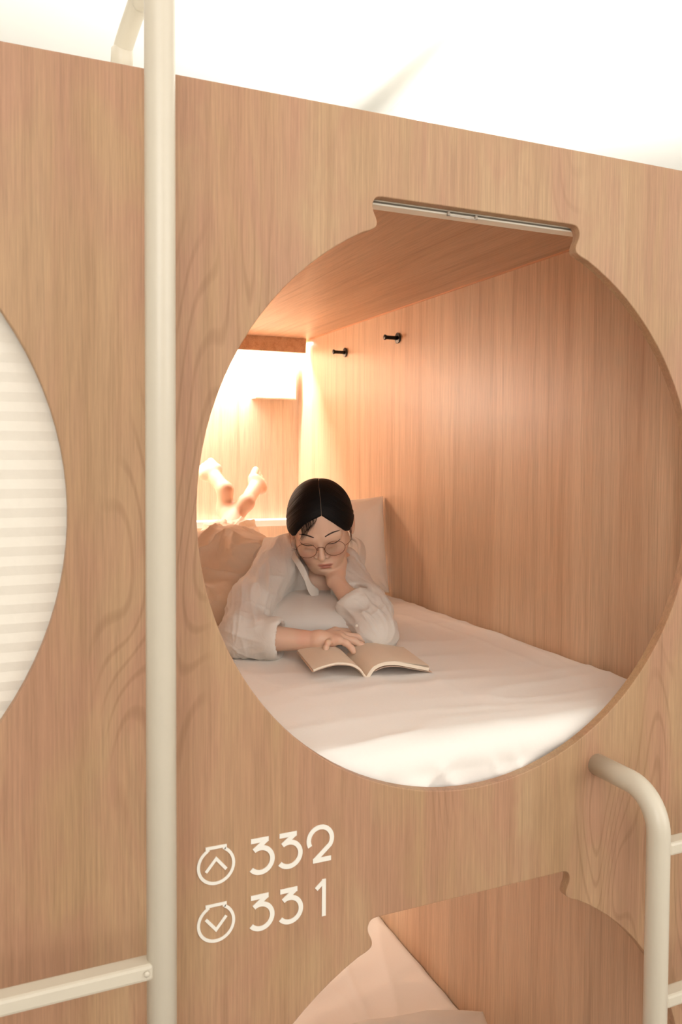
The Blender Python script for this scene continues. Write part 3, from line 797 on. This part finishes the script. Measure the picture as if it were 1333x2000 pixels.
# ------------------------------------------------------------------ clothes
def cloth_mat(name, col, trans=.22, warm=None):
    N = NT(name); b = N.b; b.inputs['Roughness'].default_value = .8; b.inputs['Sheen Weight'].default_value = .25
    b.inputs['Specular IOR Level'].default_value = .2
    b.inputs['Base Color'].default_value = col
    tc = N.n('ShaderNodeTexCoord'); w = N.n('ShaderNodeTexNoise'); w.inputs['Scale'].default_value = 900
    nz = N.n('ShaderNodeTexNoise'); nz.inputs['Scale'].default_value = 26; nz.inputs['Detail'].default_value = 3; nz.inputs['Distortion'].default_value = 1.2
    N.l(tc.outputs['Object'], w.inputs[0]); N.l(tc.outputs['Object'], nz.inputs[0])
    b1 = N.n('ShaderNodeBump'); b1.inputs['Strength'].default_value = .25; b1.inputs['Distance'].default_value = .0002; N.l(w.outputs[0], b1.inputs['Height'])
    b2 = N.n('ShaderNodeBump'); b2.inputs['Strength'].default_value = .55; b2.inputs['Distance'].default_value = .004; N.l(nz.outputs[0], b2.inputs['Height'])
    N.l(b1.outputs[0], b2.inputs['Normal']); N.l(b2.outputs[0], b.inputs['Normal'])
    if trans:
        tr = N.n('ShaderNodeBsdfTranslucent'); tr.inputs[0].default_value = col; N.l(b2.outputs[0], tr.inputs[1])
        ms = N.n('ShaderNodeMixShader'); ms.inputs[0].default_value = trans
        N.l(b.outputs[0], ms.inputs[1]); N.l(tr.outputs[0], ms.inputs[2]); N.l(ms.outputs[0], N.out.inputs[0])
    return N.m
M_shirt = cloth_mat('white_shirt_cotton', srgb(244, 236, 226))
M_trousers = cloth_mat('beige_trouser_cloth', srgb(250, 235, 216), .32)
def limb_uv(P, a, b):
    ab = b-a; L = np.linalg.norm(ab); t = (P-a)@ab/L; q = P-a-np.outer(t, ab/L)
    n = np.cross(ab/L, A(0, 0, 1)); n /= np.linalg.norm(n); m_ = np.cross(ab/L, n)
    return t, np.arctan2(q@m_, q@n), np.linalg.norm(q, axis=1)
def limb_folds(P, a, b, seed, amp, fa=14.0, twist=9.0, reach=.11):
    """diagonal folds that wind around a sleeve or a trouser leg"""
    t, th, r = limb_uv(P, a, b); L = np.linalg.norm(b-a)
    w = np.clip(1.6-r/reach, 0, 1)*np.clip((t+.05)/.05, 0, 1)*np.clip((L+.06-t)/.06, 0, 1)
    Q = np.c_[t*fa+twist*.12*np.sin(th+seed), np.cos(th)*1.15, np.sin(th)*1.15]
    g_ = ridged(Q, 1.0, seed, .7); f_ = ridged(Q*A(1.9, 1.5, 1.5), 1.0, seed+6, .8)
    return amp*w*(.60*g_+.40*np.clip(g_, 0, 1)**4+.16*np.clip(f_, 0, 1)**6-.45)

sh_ = Solid()
sh_.ell((.805, .945, -.325), (.150, .115, .088), None, .05)
sh_.cone((.805, .99, -.325), (.74, 1.13, -.345), .100, .104, .05)
sh_.cone(SR+A(.02, .015, -.01), ER+(SR-ER)*.30+A(.0, .01, .012), .060, .050, .05)
sh_.cone(ER+(SR-ER)*.30+A(.0, .01, .012), ER+A(.008, .0, .006), .050, .044, .03)
cR = ER+(WR-ER)*.40
sh_.cone(ER+A(.005, 0, .004), cR-(WR-ER)*.14, .044, .040, .03); sh_.cone(cR-(WR-ER)*.14, cR, .043, .048, .008)
sh_.cone(cR-(WR-ER)*.07, cR+(WR-ER)*.12, .033, .040, .004, True)
sh_.cone(SL+A(-.02, .02, 0), EL+(SL-EL)*.3+A(.004, .01, .006), .056, .050, .05)
sh_.cone(EL+(SL-EL)*.3+A(.004, .01, .006), EL+A(.0, .0, .002), .050, .042, .03)
cL = EL+(WL-EL)*.46
sh_.cone(EL, cL-(WL-EL)*.12, .041, .040, .03); sh_.cone(cL-(WL-EL)*.16, cL, .042, .052, .008)
sh_.cone(cL-(WL-EL)*.09, cL+(WL-EL)*.14, .034, .050, .004, True)
# open neck
vb = atY(640, 1150, .86)
sh_.cone(NB+A(.0, -.035, .055), vb+A(0, -.02, .01), .060, .020, .012, True)
sh_.cone(NB+A(0, -.01, .03), H(0, -.02, -.07), .066, .075, .02, True)
sh_.ell(atY(634, 1124, .85), (.044, .065, .058), None, .012, True)
V, F = surface(sh_, .0026)
V = relax(V, F, 2, .5); N_ = vnormals(V, F)
d = limb_folds(V, SR, ER, 1.7, .0080, 11, 14)+limb_folds(V, ER, cR, 4.2, .0045, 17, 8, .075)
d += limb_folds(V, SL, EL, 7.7, .0075, 12, 12)+limb_folds(V, EL, cL, 2.9, .0045, 18, 8, .08)
Q = (V-A(.8, 1.0, -.3))@np.stack([A(.8, .45, .2), A(-.5, .85, 0), A(-.1, -.1, 1)]).T
d += .0075*(ridged(Q*A(2.0, .55, 1.4), 5.2, 3.3, 1.0)-.3)*np.clip((V[:, 1]-.80)/.1, 0, 1)
d += .0035*np.clip(ridged(V*A(1, .6, 1.4), 7.0, 8.1, 1.6), 0, 1)**5
# calm the cuffs
for c_, dr in ((cR, WR-ER), (cL, WL-EL)):
    u_ = dr/np.linalg.norm(dr); q_ = np.abs((V-c_)@u_); rr_ = np.linalg.norm(V-c_, axis=1); d *= 1-.9*np.exp(-(q_/.014)**2)*(rr_ < .09)
V = V+N_*d[:, None]
V = relax(V, F, 1, .4)
shirt = new_mesh('shirt', V, F, M_shirt, person); tag(shirt, 'loose white long sleeved shirt with rolled cuffs')
# collar: a standing band folded outwards around the open neck
cp = smooth_path([atY(622, 1156, .80), atY(606, 1140, .79), atY(594, 1112, .80), atY(576, 1080, .86), atY(588, 1030, 1.00)+A(0, 0, -.01), NB+A(.02, .085, .05),
                  atY(692, 1055, .97), atY(700, 1088, .88), atY(684, 1118, .83), atY(662, 1152, .82), atY(652, 1162, .82)], 10)
nc = len(cp); cen = cp.mean(0)+A(0, 0, .01); Vc = []; nw = 12
for i, p in enumerate(cp):
    o_ = p-(NB+(H(0, -.02, -.06)-NB)*.2); o_ /= np.linalg.norm(o_); t_ = i/(nc-1); wd = .034+.012*math.cos(t_*2*math.pi)
    up = (H(0, -.02, -.02)-NB); up /= np.linalg.norm(up)
    for j in range(nw):
        v = j/(nw-1)
        h_ = .013*math.sin(min(v*2.4, 1.0)*math.pi*.5)-max(0, v-.35)*.030; out = -.004+max(0, v-.15)*wd*1.0
        Vc.append(p+up*h_+o_*out+A(0, 0, 1)*.003*math.sin(i*.55)*v)
Fc = [(i*nw+j, (i+1)*nw+j, (i+1)*nw+j+1, i*nw+j+1) for i in range(nc-1) for j in range(nw-1)]
col_ = new_mesh('collar', Vc, Fc, M_shirt, shirt)
md = col_.modifiers.new('thick', 'SOLIDIFY'); md.thickness = .0018; md.offset = 0
md = col_.modifiers.new('sub', 'SUBSURF'); md.levels = md.render_levels = 1
M_btn = simple('shirt_button', srgb(214, 200, 184), .4, noise=.02)
dl = (WL-EL)/np.linalg.norm(WL-EL)
bt_ = cL-dl*.016+np.cross(dl, A(.2, .3, .9))/1.0*.0; 
bn = atY(694, 1226, .60)
new_mesh('button', *lathe([(.0032, 0), (.0032, .0012), (.002, .0016)], atY(697, 1222, .515), (-.4, -.9, .1), 16), M_btn, shirt)
# trousers
tr_ = Solid()
tr_.cone(PEL+A(-.045, -.05, .0), PEL+A(.05, .0, .0), .112, .112, .05)
tr_.cone(PEL+A(-.02, -.12, .0), PEL, .105, .112, .05)
tr_.cone((.70, 1.13, -.345), PEL+A(-.0, -.05, .0), .106, .112, .04)
tr_.cone((.60, 1.20, -.378), (.60, 1.02, -.397), .072, .053, .05)
for h_, k_, a_ in ((HR, KR, AR), (HL, KL, AL)):
    tr_.cone(h_, k_, .105, .078, .04); e_ = k_+(a_-k_)*.42
    tr_.cone(k_, e_, .074, .066, .03); tr_.cone(k_+(a_-k_)*.28, k_+(a_-k_)*.60, .046, .064, .004, True)
V, F = surface(tr_, .0032); V = relax(V, F, 2, .5); N_ = vnormals(V, F)
Qt = (V-PEL)@np.stack([A(.85, -.5, 0), A(.5, .85, .1)*.35, A(0, 0, 1.2)]).T
d = .010*(ridged(Qt, 8.5, 1.3, 1.0)-.3)+.015*np.clip(ridged(Qt, 11, 4.3, 1.4), 0, 1)**4
d += .005*(ridged(V*A(1, .6, 1.3), 17.0, 6.1, 1.1)-.3)
d += limb_folds(V, KR, AR, 3.1, .006, 20)+limb_folds(V, KL, AL, 5.1, .006, 20)
V = relax(V+N_*d[:, None], F, 1, .4)
tro = new_mesh('trousers', V, F, M_trousers, person); tag(tro, 'loose beige trousers')

# ------------------------------------------------------------------ pillows
def pillow(name, c, ax, ay, w, h, t, label, seed, n=90, sag=0.0):
    ax = np.array(ax, float); ax /= np.linalg.norm(ax); ay = np.array(ay, float); ay -= ax*(ay@ax); ay /= np.linalg.norm(ay); az = np.cross(ax, ay)
    g = np.linspace(-1, 1, n); U, W_ = np.meshgrid(g, g, indexing='ij'); V, F = [], []
    def side(s):
        u, v = U.ravel(), W_.ravel()
        th = (np.clip(1-np.abs(u)**2.6, 0, 1)*np.clip(1-np.abs(v)**2.6, 0, 1))**.55
        pin = 1-.055*(np.cos(v*math.pi/2))*np.abs(u)**3; piv = 1-.07*(np.cos(u*math.pi/2))*np.abs(v)**3
        x = u*w/2*pin; y = v*h/2*piv; edge = np.maximum(np.abs(u), np.abs(v))
        P = np.c_[x, y, np.full_like(x, s)]*A(4, 4, 1)
        wr = .0060*(ridged(P+seed, .55, seed, .8)-.3)+.0070*np.clip(ridged(P*A(1.2, .6, 1), .8, seed+5, 1.2), 0, 1)**5
        # corner creases
        for cu in (-1, 1):
            for cv in (-1, 1):
                an = np.arctan2(v-cv, u-cu); rr = np.hypot(u-cu, v-cv); wr = wr+.005*np.sin(an*11+seed)*np.exp(-(rr/.55)**2)*np.clip(rr*4, 0, 1)
        z = s*(th*t/2+wr*th**.5+.0008*(edge < 1))
        return np.array(c)+np.outer(x, ax)+np.outer(y, ay)+np.outer(z-sag*(1-u*u), az)
    V = np.vstack([side(1), side(-1)]); m_ = n*n
    q = [(i*n+j, (i+1)*n+j, (i+1)*n+j+1, i*n+j+1) for i in range(n-1) for j in range(n-1)]
    F = q+[tuple(k+m_ for k in f[::-1]) for f in q]
    o = new_mesh(name, V, F, M_sheet2, origin=c)
    bm = bmesh.new(); bm.from_mesh(o.data); bmesh.ops.remove_doubles(bm, verts=bm.verts, dist=.0004); bm.to_mesh(o.data); bm.free()
    o.data.polygons.foreach_set('use_smooth', [True]*len(o.data.polygons))
    tag(o, label, 'pillow', 'white bed pillows'); return o
pillow('pillow', (.750, .805, -.399), (.93, -.30, .0), (.30, .93, .05), .38, .34, .102, 'white pillow tucked under the chest of the reading woman', 1.3)
pillow('pillow', (1.076, 1.343, -.295), (.975, -.16, .02), (-.03, .18, .97), .30, .318, .15, 'white pillow standing upright against the wooden wall behind the woman', 4.1)
pc_ = atZ(800, 2092, -1.47)
pillow('pillow', (pc_[0], pc_[1], -1.475), (.96, -.2, 0), (.2, .96, .05), .50, .32, .15, 'white pillow lying on the lower bunk at the bottom of the photo', 7.7)

# ------------------------------------------------------------------ book
M_page = simple('book_pages', srgb(236, 218, 196), .8, noise=.02, nscale=60)
M_cover = simple('book_cover', srgb(216, 186, 164), .6, noise=.03)
S0 = A(.710, .388, -.452); bx = A(.962, -.10, 0); bx /= np.linalg.norm(bx)
bx = A(.985, -.17, 0)/np.linalg.norm(A(.985, -.17, 0)); by = A(.20, .98, 0); by -= bx*(by@bx); by /= np.linalg.norm(by)
bk = empty('book', S0, 'open paperback with curved pages lying on the white bed under her hand', 'book')
def leafblock(s, prof_t, thick, nm, mat, hgt=.168, off=0.0):
    P = smooth_path([(x, z, 0) for x, z in prof_t], 8)[:, :2]; n = len(P); T = np.gradient(P, axis=0); T /= np.linalg.norm(T, axis=1)[:, None]
    Nn = np.c_[-T[:, 1], T[:, 0]]; th = thick*np.clip(1.0-.12*np.linspace(0, 1, n), 0, 1)
    V, rows = [], []
    for y in np.linspace(0, hgt, 6):
        for q, off_ in ((P, 0), (P-Nn*th[:, None], 1)):
            for k, p in enumerate(q): V.append(S0+bx*s*p[0]+A(0, 0, 1)*p[1]+by*(y+off))
    V = np.array(V); m_ = 2*n; F = []
    for r in range(5):
        a, b = r*m_, (r+1)*m_
        for k in range(n-1):
            F += [(a+k, a+k+1, b+k+1, b+k), (a+n+k, b+n+k, b+n+k+1, a+n+k+1)]
        F += [(a, b, b+n, a+n), (a+n-1, a+2*n-1, b+2*n-1, b+n-1)]
    for a, fl in ((0, 1), (5*m_, 0)):
        F += [(a+k, a+n+k, a+n+k+1, a+k+1) for k in range(n-1)]
    return new_mesh(nm, V, F, mat, bk, smooth=False)
Lp = [(.0005, .0065), (.005, .014), (.014, .0255), (.032, .0350), (.058, .0385), (.078, .0360), (.096, .0315), (.109, .0270)]
Rp = [(.0005, .0065), (.006, .016), (.016, .0265), (.036, .0335), (.062, .0335), (.090, .0275), (.115, .0215), (.134, .0170)]
leafblock(-1, Lp, .0042, 'page_block', M_page); leafblock(1, Rp, .0075, 'page_block', M_page)
leafblock(-1, [(x*1.012, z-.0045) for x, z in Lp], .0007, 'cover', M_cover, .171, -.0012)
leafblock(1, [(x*1.05, z-.0095+.0) for x, z in Rp[2:]], .0007, 'cover', M_cover, .171, -.0012)
new_mesh('spine', *tube([S0+by*-.001+A(0, 0, .0035), S0+by*.169+A(0, 0, .0035)], .0042, 10), M_page, bk)
for j in range(3):       # a few lifted leaves fan out on the right
    leafblock(1, [(x, z+.0013*(j+1)*(x/.13)**2) for x, z in Rp], .0003, 'leaf', M_page)

# ------------------------------------------------------------------ wall hooks
for (hy, lab) in ((1.254, 'black wall hook on the side wall, the larger one nearer the opening'), (1.668, 'black wall hook on the side wall, the smaller one deeper inside the bunk')):
    e = empty('wall_hook', (XR, hy, .3725), lab, 'hook', 'black wall hooks')
    c = (XR-.0002, hy, .3725)
    new_mesh('wall_plate', *lathe([(.010, 0), (.0165, .0015), (.0175, .005), (.0165, .0055), (.009, .004), (.006, .006)], c, (-1, 0, 0)), M_black, e)
    new_mesh('peg', *lathe([(.0065, .004), (.0062, .012), (.0062, .042), (.0085, .0475), (.0088, .050), (.0070, .0515)], c, (-1, 0, 0)), M_black, e)
for o in bpy.data.objects:
    if '_org' in o: del o['_org']
